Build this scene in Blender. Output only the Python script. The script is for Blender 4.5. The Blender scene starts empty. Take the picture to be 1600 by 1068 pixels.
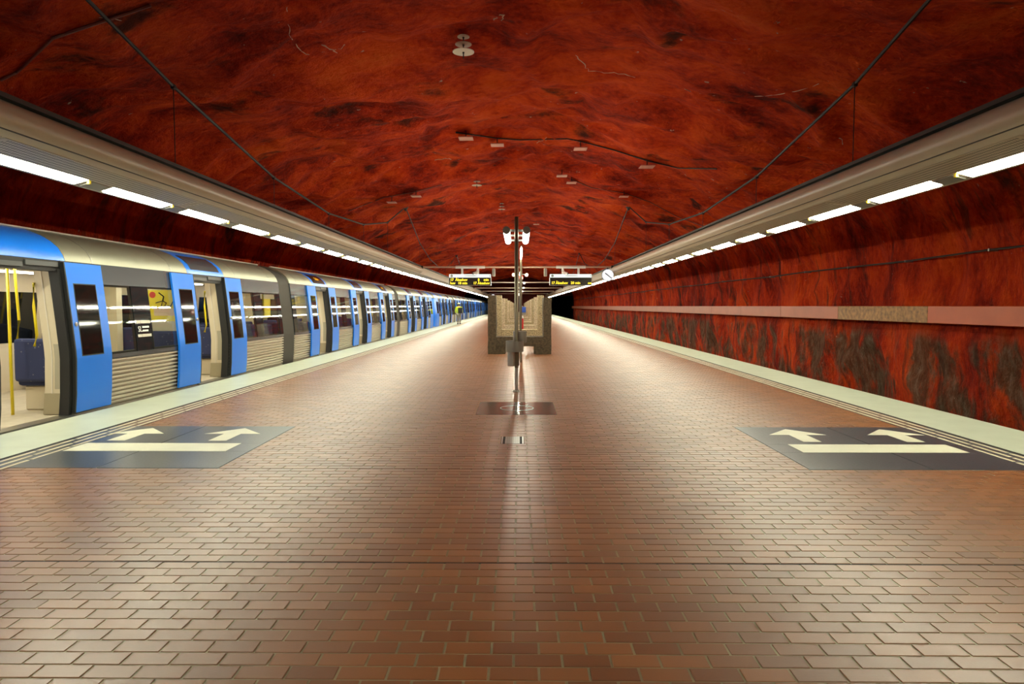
import bpy, bmesh, math, random
from mathutils import Vector, Matrix, noise
from mathutils.bvhtree import BVHTree
random.seed(7)
R = math.radians
S = bpy.context.scene
COL = S.collection

# ------------------------------------------------------------------ camera
CAM_Z = 1.5
F = 1067.0                                   # focal length in pixels of the 1600 px frame
cam_data = bpy.data.cameras.new('camera')
cam_data.lens = 24.0; cam_data.sensor_width = 36.0
cam_data.clip_start = .05; cam_data.clip_end = 400
cam = bpy.data.objects.new('camera', cam_data); COL.objects.link(cam)
cam.location = (0, 0, CAM_Z)
cam.rotation_euler = (R(90) - math.atan(56 / F), 0, math.atan(11 / F))
S.camera = cam
CM = cam.rotation_euler.to_matrix()
def ray(px, py):
    return (CM @ Vector(((px - 800) / F, (534 - py) / F, -1))).normalized()
def at_z(px, py, z):
    d = ray(px, py); t = (z - CAM_Z) / d.z
    return Vector((0, 0, CAM_Z)) + d * t
# ------------------------------------------------------------------ world, exposure
W = bpy.data.worlds.new('world'); S.world = W; W.use_nodes = True
W.node_tree.nodes['Background'].inputs[0].default_value = (0, 0, 0, 1)
W.node_tree.nodes['Background'].inputs[1].default_value = 0
S.view_settings.view_transform = 'Standard'; S.view_settings.look = 'None'
S.view_settings.gamma = 1; S.view_settings.use_curve_mapping = False
S.view_settings.exposure = 1.1
LAMP_E = 27.0        # platform light diffusers
TUBE_E = 44.0         # tube lamps on the centre mast and row
CAR_E = 7.0          # lamps inside the train
S.cycles.use_denoising = True
S.cycles.max_bounces = 10; S.cycles.diffuse_bounces = 6; S.cycles.glossy_bounces = 5
S.cycles.transparent_max_bounces = 24
S.cycles.sample_clamp_indirect = 6.0
S.cycles.caustics_reflective = False; S.cycles.caustics_refractive = False
S.cycles.use_light_tree = True

# ------------------------------------------------------------------ materials
def nt(m): return m.node_tree.nodes, m.node_tree.links
def pbr(name, col, rough=.5, metal=0., spec=.5, var=0., vscale=8., bump=0., bscale=60., emit=None, es=0., coat=0.):
    m = bpy.data.materials.new(name); m.use_nodes = True
    n, l = nt(m); b = n['Principled BSDF']
    b.inputs['Base Color'].default_value = (*col, 1)
    b.inputs['Roughness'].default_value = rough
    b.inputs['Metallic'].default_value = metal
    b.inputs['Specular IOR Level'].default_value = spec
    b.inputs['Coat Weight'].default_value = coat
    if coat: b.inputs['Coat Roughness'].default_value = .06
    if emit: b.inputs['Emission Color'].default_value = (*emit, 1); b.inputs['Emission Strength'].default_value = es
    if var or bump:
        tc = n.new('ShaderNodeTexCoord')
    if var:
        t = n.new('ShaderNodeTexNoise'); t.inputs['Scale'].default_value = vscale; t.inputs['Detail'].default_value = 5
        l.new(tc.outputs['Object'], t.inputs['Vector'])
        mx = n.new('ShaderNodeMix'); mx.data_type = 'RGBA'
        mx.inputs['A'].default_value = (*[c * (1 - var) for c in col], 1)
        mx.inputs['B'].default_value = (*[min(1, c * (1 + var)) for c in col], 1)
        mr = n.new('ShaderNodeMapRange'); mr.inputs[1].default_value = .3; mr.inputs[2].default_value = .7
        l.new(t.outputs['Fac'], mr.inputs[0]); l.new(mr.outputs[0], mx.inputs['Factor'])
        l.new(mx.outputs['Result'], b.inputs['Base Color'])
    if bump:
        t2 = n.new('ShaderNodeTexNoise'); t2.inputs['Scale'].default_value = bscale; t2.inputs['Detail'].default_value = 4
        l.new(tc.outputs['Object'], t2.inputs['Vector'])
        bp = n.new('ShaderNodeBump'); bp.inputs['Strength'].default_value = bump; bp.inputs['Distance'].default_value = .01
        l.new(t2.outputs['Fac'], bp.inputs['Height']); l.new(bp.outputs['Normal'], b.inputs['Normal'])
    return m
def emis(name, col, s):
    m = bpy.data.materials.new(name); m.use_nodes = True
    n, l = nt(m); n.remove(n['Principled BSDF'])
    e = n.new('ShaderNodeEmission'); e.inputs[0].default_value = (*col, 1); e.inputs[1].default_value = s
    l.new(e.outputs[0], n['Material Output'].inputs[0]); return m
def math_node(n, l, op, a, b=None):
    k = n.new('ShaderNodeMath'); k.operation = op
    for i, x in enumerate((a, b)):
        if x is None: continue
        if isinstance(x, (int, float)): k.inputs[i].default_value = x
        else: l.new(x, k.inputs[i])
    return k.outputs[0]
def glass(name, tint):
    m = bpy.data.materials.new(name); m.use_nodes = True
    n, l = nt(m); n.remove(n['Principled BSDF'])
    tr = n.new('ShaderNodeBsdfTransparent'); tr.inputs[0].default_value = (*tint, 1)
    gl = n.new('ShaderNodeBsdfGlossy'); gl.inputs['Roughness'].default_value = .02
    lw = n.new('ShaderNodeLayerWeight')
    k5 = math_node(n, l, 'ADD', math_node(n, l, 'MULTIPLY', math_node(n, l, 'POWER', lw.outputs['Facing'], 5.), .9), .035)
    mx = n.new('ShaderNodeMixShader')
    l.new(k5, mx.inputs[0]); l.new(tr.outputs[0], mx.inputs[1]); l.new(gl.outputs[0], mx.inputs[2])
    l.new(mx.outputs[0], n['Material Output'].inputs[0]); return m
def ramp(n, l, fac, stops):
    r = n.new('ShaderNodeValToRGB'); e = r.color_ramp.elements
    while len(e) < len(stops): e.new(.5)
    for q, (p, c) in zip(e, stops): q.position = p; q.color = (*c, 1)
    l.new(fac, r.inputs[0]); return r.outputs[0]
def mixc(n, l, fac, a, b):
    x = n.new('ShaderNodeMix'); x.data_type = 'RGBA'
    if isinstance(fac, (int, float)): x.inputs['Factor'].default_value = fac
    else: l.new(fac, x.inputs['Factor'])
    for k, v in (('A', a), ('B', b)):
        if isinstance(v, tuple): x.inputs[k].default_value = (*v, 1)
        else: l.new(v, x.inputs[k])
    return x.outputs['Result']
def smooth(n, l, fac, lo, hi):
    r = n.new('ShaderNodeMapRange'); r.interpolation_type = 'SMOOTHSTEP'
    r.inputs[1].default_value = lo; r.inputs[2].default_value = hi
    l.new(fac, r.inputs[0]); return r.outputs[0]

def rock_material(name, wall):
    m = bpy.data.materials.new(name); m.use_nodes = True
    n, l = nt(m); b = n['Principled BSDF']
    g = n.new('ShaderNodeNewGeometry')
    mp = n.new('ShaderNodeMapping'); l.new(g.outputs['Position'], mp.inputs['Vector'])
    mp.inputs['Scale'].default_value = (1, 1.1, .6) if wall else (.75, 1, 1)
    def tex(scale, det, dist=0., rough=.55, off=0.):
        t = n.new('ShaderNodeTexNoise'); t.inputs['Scale'].default_value = scale
        t.inputs['Detail'].default_value = det; t.inputs['Distortion'].default_value = dist
        t.inputs['Roughness'].default_value = rough
        ad = n.new('ShaderNodeVectorMath'); ad.operation = 'ADD'; ad.inputs[1].default_value = (off, off * 1.7, off * .3)
        l.new(mp.outputs[0], ad.inputs[0]); l.new(ad.outputs[0], t.inputs['Vector'])
        return t.outputs['Fac']
    big = tex(.4, 4, .15); mid = tex(1.5, 8, .25, .6, 5); fine = tex(9, 7, 0, .68, 9)
    mixv = math_node(n, l, 'ADD', math_node(n, l, 'MULTIPLY', big, .42),
                     math_node(n, l, 'ADD', math_node(n, l, 'MULTIPLY', mid, .36), math_node(n, l, 'MULTIPLY', fine, .22)))
    c = ramp(n, l, mixv, [(.34, (.05, .004, .002)), (.43, (.26, .013, .003)), (.5, (.52, .036, .004)), (.57, (.68, .072, .006)), (.66, (.75, .12, .014))])
    blotch = smooth(n, l, tex(.62, 7, .1, .62, 21), .56, .68)  # mask of random near-black patches mixed into the rock colour
    c = mixc(n, l, math_node(n, l, 'MULTIPLY', blotch, .9), c, (.022, .009, .006))
    if wall:
        sx = n.new('ShaderNodeSeparateXYZ'); l.new(g.outputs['Position'], sx.inputs[0])
        low = smooth(n, l, math_node(n, l, 'MULTIPLY', math_node(n, l, 'SUBTRACT', sx.outputs['Z'], math_node(n, l, 'MULTIPLY', mid, .6)), -1.), -.75, -.3)
        bare = math_node(n, l, 'MULTIPLY', low, smooth(n, l, tex(.75, 8, .1, .66, 33), .43, .56))
        grey = ramp(n, l, tex(4, 8, 0, .7, 71), [(.3, (.02, .016, .009)), (.48, (.075, .055, .028)), (.6, (.13, .11, .07)), (.74, (.26, .24, .19))])
        c = mixc(n, l, math_node(n, l, 'MULTIPLY', bare, .85), c, grey)
        mp2 = n.new('ShaderNodeMapping'); l.new(g.outputs['Position'], mp2.inputs['Vector']); mp2.inputs['Scale'].default_value = (1, 2.2, .3)
        ts = n.new('ShaderNodeTexNoise'); ts.inputs['Scale'].default_value = 1.6; ts.inputs['Detail'].default_value = 7; l.new(mp2.outputs[0], ts.inputs['Vector'])
        streak = smooth(n, l, ts.outputs['Fac'], .56, .68)
        c = mixc(n, l, math_node(n, l, 'MULTIPLY', streak, .65), c, (.045, .022, .012))
    lime = smooth(n, l, tex(6, 4, 0, .55, 60), .71, .74)
    c = mixc(n, l, lime, c, (.5, .34, .25))
    l.new(c, b.inputs['Base Color'])
    b.inputs['Roughness'].default_value = .8
    b.inputs['Specular IOR Level'].default_value = .12
    h = math_node(n, l, 'ADD', math_node(n, l, 'MULTIPLY', mid, 1.), math_node(n, l, 'ADD', math_node(n, l, 'MULTIPLY', fine, .3), math_node(n, l, 'MULTIPLY', tex(38, 3, 0, .6, 3), .07)))
    bp = n.new('ShaderNodeBump'); bp.inputs['Strength'].default_value = 1.; bp.inputs['Distance'].default_value = .32
    l.new(h, bp.inputs['Height']); l.new(bp.outputs[0], b.inputs['Normal'])
    return m

def brick_material():
    m = bpy.data.materials.new('glazed floor brick'); m.use_nodes = True
    n, l = nt(m); b = n['Principled BSDF']
    a = n.new('ShaderNodeAttribute'); a.attribute_name = 'rnd'
    oi = n.new('ShaderNodeObjectInfo')
    f = math_node(n, l, 'FRACT', math_node(n, l, 'ADD', a.outputs['Fac'], oi.outputs['Random']))
    c = ramp(n, l, f, [(0, (.17, .055, .015)), (.35, (.22, .077, .021)), (.7, (.26, .092, .025)), (1, (.31, .115, .034))])
    g = n.new('ShaderNodeNewGeometry')
    t = n.new('ShaderNodeTexNoise'); t.inputs['Scale'].default_value = 1.1; t.inputs['Detail'].default_value = 6
    l.new(g.outputs['Position'], t.inputs['Vector'])
    c = mixc(n, l, math_node(n, l, 'MULTIPLY', t.outputs['Fac'], .5), c, (.18, .08, .027))
    t2 = n.new('ShaderNodeTexNoise'); t2.inputs['Scale'].default_value = 90; t2.inputs['Detail'].default_value = 3
    l.new(g.outputs['Position'], t2.inputs['Vector'])
    l.new(c, b.inputs['Base Color'])
    l.new(math_node(n, l, 'ADD', math_node(n, l, 'MULTIPLY', t.outputs['Fac'], .05), .31), b.inputs['Roughness'])
    b.inputs['Specular IOR Level'].default_value = .75
    bp = n.new('ShaderNodeBump'); bp.inputs['Strength'].default_value = .06; bp.inputs['Distance'].default_value = .004
    l.new(t2.outputs['Fac'], bp.inputs['Height']); l.new(bp.outputs[0], b.inputs['Normal'])
    return m

def perforated_material():
    m = pbr('perforated enamel', (.52, .46, .36), .42)
    n, l = nt(m); b = n['Principled BSDF']
    tc = n.new('ShaderNodeTexCoord'); sx = n.new('ShaderNodeSeparateXYZ'); l.new(tc.outputs['Object'], sx.inputs[0])
    def cell(o, pitch):
        return math_node(n, l, 'ABSOLUTE', math_node(n, l, 'SUBTRACT', math_node(n, l, 'FRACT', math_node(n, l, 'MULTIPLY', o, 1 / pitch)), .5))
    hy = math_node(n, l, 'LESS_THAN', cell(sx.outputs['Y'], .036), .27)
    hx = math_node(n, l, 'LESS_THAN', cell(sx.outputs['X'], .058), .27)
    inx = math_node(n, l, 'LESS_THAN', math_node(n, l, 'ABSOLUTE', sx.outputs['X']), .174)
    iny = math_node(n, l, 'LESS_THAN', math_node(n, l, 'ABSOLUTE', sx.outputs['Y']), 1.9)
    h = math_node(n, l, 'MULTIPLY', math_node(n, l, 'MULTIPLY', hy, hx), math_node(n, l, 'MULTIPLY', inx, iny))
    l.new(mixc(n, l, h, (.52, .46, .36), (.03, .025, .02)), b.inputs['Base Color'])
    return m
def fabric_material():
    m = pbr('blue seat moquette', (.03, .04, .11), .9)
    n, l = nt(m); b = n['Principled BSDF']
    tc = n.new('ShaderNodeTexCoord'); v = n.new('ShaderNodeTexVoronoi'); v.inputs['Scale'].default_value = 14
    l.new(tc.outputs['Object'], v.inputs['Vector'])
    f = smooth(n, l, v.outputs['Distance'], .18, .1)
    l.new(mixc(n, l, f, (.03, .04, .11), (.16, .16, .2)), b.inputs['Base Color'])
    return m

M = {}
M['rock'] = rock_material('red sprayed rock ceiling', False)
M['rockwall'] = rock_material('red rock wall with bare patches', True)
M['brick'] = brick_material()
M['grout'] = pbr('cement grout', (.3, .26, .16), .8, var=.25, vscale=5)
M['joint'] = pbr('dark joint filler', (.012, .01, .008), .8)
M['farbrick'] = pbr('distant brick paving', (.22, .085, .027), .42, spec=.6, var=.15, vscale=3)
M['edge'] = pbr('pale edge terrazzo', (.5, .55, .44), .38, var=.06, vscale=3, bump=.03, bscale=120)
M['edgeside'] = pbr('dirty concrete', (.1, .09, .075), .9, var=.3)
M['tactbase'] = pbr('brown guidance strip', (.12, .06, .035), .5)
M['tactbar'] = pbr('cream guidance rib', (.62, .57, .4), .4)
M['granite'] = pbr('dark polished granite', (.036, .046, .06), .3, var=.4, vscale=45)
M['granitejoint'] = pbr('pale slab joint', (.38, .36, .3), .6)
M['inlay'] = pbr('cream stone inlay', (.68, .68, .52), .42, var=.05, vscale=4)
M['plate'] = pbr('polished dark plate', (.07, .07, .065), .16, var=.3, vscale=30)
M['ring'] = pbr('pale ring inlay', (.6, .6, .55), .3)
M['steel'] = pbr('brushed steel', (.42, .41, .38), .3, metal=1.)
M['greysteel'] = pbr('grey painted steel', (.3, .29, .26), .35, metal=.55)
M['bronze'] = pbr('brown anodised pole', (.2, .165, .11), .32, metal=.75)
M['enamel'] = pbr('beige enamelled sheet', (.52, .46, .36), .42, var=.05, vscale=2)
M['perf'] = perforated_material()
M['darkmetal'] = pbr('dark metal', (.03, .026, .022), .5, metal=.3)
M['motor'] = pbr('dark grey cover', (.08, .085, .085), .45)
M['black'] = pbr('black rubber', (.012, .012, .012), .55)
M['cable'] = pbr('black cable', (.02, .014, .012), .6)
M['redcable'] = pbr('red brown conduit', (.2, .06, .045), .6)
M['diff'] = emis('lit diffuser', (.97, .96, .73), LAMP_E)
M['tube'] = emis('lit opal tube', (1, .96, .74), TUBE_E * 1.5)
M['masttube'] = emis('lit mast tube', (1, .96, .84), TUBE_E * .12)
M['yellowclip'] = pbr('yellow clip', (.75, .6, .03), .4)
M['white'] = pbr('white enamel', (.8, .8, .76), .35)
M['offwhite'] = pbr('off white sheet', (.72, .66, .56), .45)
M['pinkplate'] = pbr('pink painted plate', (.62, .3, .24), .5)
M['lime'] = pbr('lime deposit', (.62, .45, .33), .8)
M['beam_orange'] = pbr('orange painted sheet', (.5, .085, .014), .42, var=.1, vscale=1.5)
M['beam_pink'] = pbr('rose brown painted sheet', (.44, .115, .05), .42, var=.1, vscale=1.5)
M['beam_patch'] = pbr('mottled ochre sheet', (.32, .15, .035), .5, var=.5, vscale=9)
M['stone'] = pbr('speckled granite', (.34, .28, .16), .8, var=.6, vscale=22, bump=.7, bscale=26)
M['stonepale'] = pbr('pale worn granite', (.45, .37, .25), .8, var=.35, vscale=14, bump=.6, bscale=26)
M['stonedark'] = pbr('deep brown granite', (.075, .055, .03), .85, var=.45, vscale=16, bump=.6, bscale=24)  # darker, browner stone tone, given to the nearest seat alone
M['blue'] = pbr('blue train paint', (.008, .19, .85), .32, spec=.35)
M['silver'] = pbr('stainless sheet', (.27, .265, .2), .45, metal=.6, var=.05, vscale=2)
M['ribsilver'] = pbr('ribbed stainless', (.6, .55, .44), .38, metal=.6)
M['darkband'] = pbr('slate grey panel', (.045, .055, .066), .25, coat=.4)
M['pillar'] = pbr('dark glass panel', (.016, .02, .024), .03)
M['glass'] = glass('tinted window glass', (.86, .88, .84))
M['leafglass'] = pbr('black door glass', (.006, .007, .007), .04)
M['cream'] = pbr('cream interior laminate', (.66, .58, .42), .45)
M['grilleplate'] = pbr('grey beige grille', (.42, .38, .28), .55)
M['kick'] = pbr('olive kick plate', (.36, .31, .2), .45)
M['carfloor'] = pbr('beige car floor', (.5, .44, .32), .55, var=.1, vscale=6)
M['yellow'] = pbr('yellow grab rail', (.85, .68, .02), .3)
M['seat'] = fabric_material()
M['carlamp'] = emis('train lamp', (1, .95, .82), CAR_E)
M['bellow'] = pbr('grey bellows', (.075, .068, .06), .75)
M['led'] = emis('amber leds', (1, .72, .04), .8)
M['ledorange'] = emis('orange leds', (1, .42, .02), .8)
M['display'] = pbr('black display', (.015, .012, .008), .25)
M['lightbox'] = emis('lit sign header', (.95, 1, .9), .55)
M['ink'] = pbr('black ink', (.015, .015, .015), .5)
M['green'] = pbr('dark green print', (.03, .12, .07), .5)
M['redprint'] = pbr('red print', (.6, .05, .03), .5)
M['poster'] = pbr('yellow poster', (.85, .68, .03), .5)
M['posterpink'] = pbr('pale print', (.75, .55, .4), .5)
M['redpaint'] = pbr('red enamel', (.6, .02, .02), .35)
M['bluebox'] = pbr('blue plastic', (.02, .09, .5), .4)
M['rail'] = pbr('rail steel', (.15, .11, .08), .4, metal=.8)
M['ballast'] = pbr('dark ballast', (.03, .024, .02), .95, var=.5, vscale=12, bump=.8, bscale=14)
M['tunnel'] = pbr('dark tunnel concrete', (.012, .012, .012), .95)
M['endwall'] = pbr('dark red end wall', (.1, .008, .005), .8, var=.3, vscale=1)
M['hivis'] = pbr('yellow high visibility cloth', (.62, .75, .03), .75)
M['trouser'] = pbr('grey beige trousers', (.3, .27, .2), .85)
M['skin'] = pbr('skin', (.5, .28, .18), .6)
M['hair'] = pbr('dark hair', (.03, .02, .015), .7)
M['shoe'] = pbr('black shoe', (.015, .013, .013), .5)
M['pack'] = pbr('black backpack cloth', (.015, .016, .02), .8)
M['cap'] = pbr('pale cap', (.65, .68, .45), .8)

# ------------------------------------------------------------------ mesh helpers
class MB:
    def __init__(s): s.v = []; s.f = []; s.sm = []
    def add(s, vs, fs, sm=False):
        o = len(s.v); s.v += [tuple(p) for p in vs]
        s.f += [tuple(i + o for i in f) for f in fs]; s.sm += [sm] * len(fs)
        return s
    def box(s, x0, x1, y0, y1, z0, z1):
        return s.add([(x, y, z) for z in (z0, z1) for y in (y0, y1) for x in (x0, x1)],
              [(0, 2, 3, 1), (4, 5, 7, 6), (0, 1, 5, 4), (2, 6, 7, 3), (0, 4, 6, 2), (1, 3, 7, 5)])
    def bbox(s, x0, x1, y0, y1, z0, z1, b=.01, seg=1):
        bm = bmesh.new(); bmesh.ops.create_cube(bm, size=1)
        for v in bm.verts:
            v.co = Vector(((x0 + x1) / 2 + v.co.x * (x1 - x0), (y0 + y1) / 2 + v.co.y * (y1 - y0), (z0 + z1) / 2 + v.co.z * (z1 - z0)))
        bmesh.ops.bevel(bm, geom=list(bm.edges), offset=b, segments=seg, affect='EDGES', profile=.5)
        bm.verts.index_update()
        s.add([v.co[:] for v in bm.verts], [[v.index for v in f.verts] for f in bm.faces]); bm.free(); return s
    def extrude(s, pts, y0, y1, closed=True, caps=True, sm=False):      # pts (x, z) in order
        k = len(pts); o = [(x, y0, z) for x, z in pts] + [(x, y1, z) for x, z in pts]
        fs = [(i, (i + 1) % k, (i + 1) % k + k, i + k) for i in range(k if closed else k - 1)]
        s.add(o, fs, sm)
        if closed and caps:
            b = len(s.v) - 2 * k
            s.f += [tuple(b + i for i in reversed(range(k))), tuple(b + k + i for i in range(k))]; s.sm += [False, False]
        return s
    def tube(s, pts, r, n=8, cap=True):
        pts = [Vector(p) for p in pts]; vs = []; k = len(pts)
        rs = r if isinstance(r, (list, tuple)) else [r] * k
        for i, p in enumerate(pts):
            d = (pts[min(i + 1, k - 1)] - pts[max(i - 1, 0)]).normalized()
            u = d.cross(Vector((0, 0, 1)))
            if u.length < .02: u = d.cross(Vector((1, 0, 0)))
            u.normalize(); w = u.cross(d)
            for j in range(n):
                a = 2 * math.pi * j / n; vs.append(p + (u * math.cos(a) + w * math.sin(a)) * rs[i])
        fs = [(i * n + j, i * n + (j + 1) % n, (i + 1) * n + (j + 1) % n, (i + 1) * n + j) for i in range(k - 1) for j in range(n)]
        s.add(vs, fs, True)
        if cap:
            b = len(s.v) - k * n
            s.f += [tuple(b + j for j in range(n)), tuple(b + (k - 1) * n + j for j in reversed(range(n)))]; s.sm += [False, False]
        return s
    def lathe(s, prof, c=(0, 0, 0), n=24):                               # prof (r, z), axis z
        vs = [(c[0] + r * math.cos(2 * math.pi * j / n), c[1] + r * math.sin(2 * math.pi * j / n), c[2] + z) for r, z in prof for j in range(n)]
        k = len(prof)
        fs = [(i * n + j, i * n + (j + 1) % n, (i + 1) * n + (j + 1) % n, (i + 1) * n + j) for i in range(k - 1) for j in range(n)]
        s.add(vs, fs, True)
        b = len(s.v) - k * n
        s.f += [tuple(b + j for j in reversed(range(n))), tuple(b + (k - 1) * n + j for j in range(n))]; s.sm += [False, False]
        return s
    def poly(s, pts, z0, z1):                                            # prism of an xy outline
        k = len(pts)
        s.add([(x, y, z0) for x, y in pts] + [(x, y, z1) for x, y in pts],
              [tuple(reversed(range(k))), tuple(range(k, 2 * k))] + [(i, (i + 1) % k, (i + 1) % k + k, i + k) for i in range(k)]); return s
    def xf(s, mat):
        s.v = [tuple(mat @ Vector(p)) for p in s.v]; return s
    def mesh(s, name, mat):
        me = bpy.data.meshes.new(name); me.from_pydata(s.v, [], s.f)
        me.polygons.foreach_set('use_smooth', s.sm); me.materials.append(mat); me.update(); return me
def link(name, me, parent=None, loc=None):
    o = bpy.data.objects.new(name, me); COL.objects.link(o)
    if parent: o.parent = parent
    if loc: o.location = loc
    return o
def ob(name, mb, mat, parent=None, loc=None):
    me = mb.mesh(name, M[mat] if isinstance(mat, str) else mat)
    bm = bmesh.new(); bm.from_mesh(me); bmesh.ops.recalc_face_normals(bm, faces=bm.faces); bm.to_mesh(me); bm.free()
    if any(mb.sm): me.set_sharp_from_angle(angle=R(38))
    return link(name, me, parent, loc)
def tag(o, label, cat, group=None):
    o['label'] = label; o['category'] = cat
    if group: o['group'] = group
    return o
def thing(name, label, cat, loc=(0, 0, 0), group=None, rz=0.):
    o = link(name, None, None, loc); o.rotation_euler.z = rz; o.empty_display_size = .2
    return tag(o, label, cat, group)
def struct(o): o['kind'] = 'structure'; return o
def copy_tree(o, parent=None):
    c = o.copy(); COL.objects.link(c); c.parent = parent
    for ch in list(o.children): copy_tree(ch, c)
    return c
def text_mb(body, size, bold=0.):
    cu = bpy.data.curves.new('t', 'FONT'); cu.body = body; cu.size = size; cu.resolution_u = 2; cu.offset = bold
    o = bpy.data.objects.new('t', cu); COL.objects.link(o)
    bpy.context.view_layer.update()
    me = bpy.data.meshes.new_from_object(o.evaluated_get(bpy.context.evaluated_depsgraph_get()))
    mb = MB(); mb.add([v.co[:] for v in me.vertices], [tuple(p.vertices) for p in me.polygons])
    bpy.data.objects.remove(o); bpy.data.curves.remove(cu); bpy.data.meshes.remove(me)
    return mb
def facing_minus_y(mb, x, y, z):        # text plane xy -> xz, read from -y
    return mb.xf(Matrix(((1, 0, 0, x), (0, 0, -1, y), (0, 1, 0, z), (0, 0, 0, 1))))

# ------------------------------------------------------------------ rock vault
half = [(9.85, -1.3), (9.75, -.2), (9.7, 1.0), (9.72, 2.3), (9.45, 3.5), (8.7, 4.5), (7.4, 5.2), (5.9, 5.65), (4.4, 6.0), (2.6, 6.4), (1.2, 6.62), (0, 6.68)]
ctrl = [Vector((-x, z)) for x, z in half] + [Vector(p) for p in reversed(half[:-1])]
def catmull(t):
    k = len(ctrl) - 1; i = min(int(t * k), k - 1); u = t * k - i
    p0 = ctrl[max(i - 1, 0)]; p1 = ctrl[i]; p2 = ctrl[i + 1]; p3 = ctrl[min(i + 2, k)]
    return .5 * ((2 * p1) + (p2 - p0) * u + (2 * p0 - 5 * p1 + 4 * p2 - p3) * u * u + (3 * p1 - p0 - 3 * p2 + p3) * u ** 3)
NS = 168
sec = [catmull(i / NS) for i in range(NS + 1)]
nor = []
for i in range(NS + 1):
    d = (sec[min(i + 1, NS)] - sec[max(i - 1, 0)]).normalized(); nor.append(Vector((d.y, -d.x)))
ys = []; y = -14.
while y < 121: ys.append(y); y += .16 if 3 < y < 30 else (.35 if y < 60 else .8)
ys.append(121.)
def ridge(v): return 1 - abs(noise.noise(v)) * 2
def disp(x, y, z):
    p = Vector((x, y, z))
    w = Vector((noise.noise(p * .5), noise.noise(p * .5 + Vector((9, 3, 1))), 0)) * .8
    q = p + w
    d = .42 * noise.noise(q * .25) + .30 * ridge(Vector((q.x * .3, q.y * .55, q.z * .4))) - .2
    d += .24 * abs(noise.noise(q * .8)) + .07 * noise.noise(q * 1.7) + .035 * noise.noise(q * 3.4)
    if abs(x) > 9: d *= .6
    return d
def rock_grid(name, i0, i1, mat):
    vs = []; fs = []; k = i1 - i0 + 1
    for y in ys:
        for i in range(i0, i1 + 1):
            b = sec[i]; d = disp(b.x, y, b.y); q = b + nor[i] * d
            vs.append((q.x, y, q.y))
    for j in range(len(ys) - 1):
        for i in range(k - 1): a = j * k + i; fs.append((a, a + k, a + k + 1, a + 1))
    me = bpy.data.meshes.new(name); me.from_pydata(vs, [], fs); me.materials.append(M[mat])
    me.polygons.foreach_set('use_smooth', [True] * len(fs)); me.update()
    o = struct(link(name, me)); return o, vs, fs
iL = next(i for i in range(NS) if sec[i].y > 4.2); iR = NS - iL
ceiling, cv, cf = rock_grid('ceiling', iL, iR, 'rock')
wallL, _, _ = rock_grid('wall_left', 0, iL, 'rockwall')
wallR, rv, rf = rock_grid('wall_right', iR, NS, 'rockwall')
for w_, lb in ((ceiling, 'arched ceiling of red painted sprayed rock'), (wallL, 'dark red rock wall behind the train'), (wallR, 'red rock wall with bare grey patches beyond the empty track')):
    w_['label'] = lb
CB = BVHTree.FromPolygons(cv, cf); WB = BVHTree.FromPolygons(rv, rf)
def ceil_px(px, py):
    h = CB.ray_cast(Vector((0, 0, CAM_Z)), ray(px, py)); return h[0]
def ceil_up(x, y):
    h = CB.ray_cast(Vector((x, y, 3)), Vector((0, 0, 1))); return h[0].z
def wall_x(y, z):
    h = WB.ray_cast(Vector((6, y, z)), Vector((1, 0, 0))); return h[0].x if h[0] else 9.6
def wall_px(px, py):
    return WB.ray_cast(Vector((0, 0, CAM_Z)), ray(px, py))[0]

# end wall with two tunnel mouths, back wall
mb = MB()
YE = 121.
mb.box(-5.5, 5.5, YE, YE + .6, -1.3, 7.2); mb.box(-10.4, -5.5, YE, YE + .6, 3.5, 7.2); mb.box(5.5, 10.4, YE, YE + .6, 3.3, 7.2)
mb.box(-10.4, -9.7, YE, YE + .6, -1.3, 3.5); mb.box(9.6, 10.4, YE, YE + .6, -1.3, 3.3)
struct(ob('wall_far', mb, 'endwall'))
mb = MB()
for sx in (-1, 1):
    a, b = (5.3, 9.9)
    xs = sorted((sx * a, sx * b))
    mb.box(xs[0] - .2, xs[0], YE + .6, 150, -1.3, 3.8); mb.box(xs[1], xs[1] + .2, YE + .6, 150, -1.3, 3.8)
    mb.box(xs[0], xs[1], YE + .6, 150, 3.6, 3.8); mb.box(xs[0], xs[1], 150, 150.2, -1.3, 3.8)
struct(ob('wall_tunnel', mb, 'tunnel'))
struct(ob('wall_back', MB().box(-10.6, 10.6, -14.3, -14, -1.4, 7.4), 'rockwall'))

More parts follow.
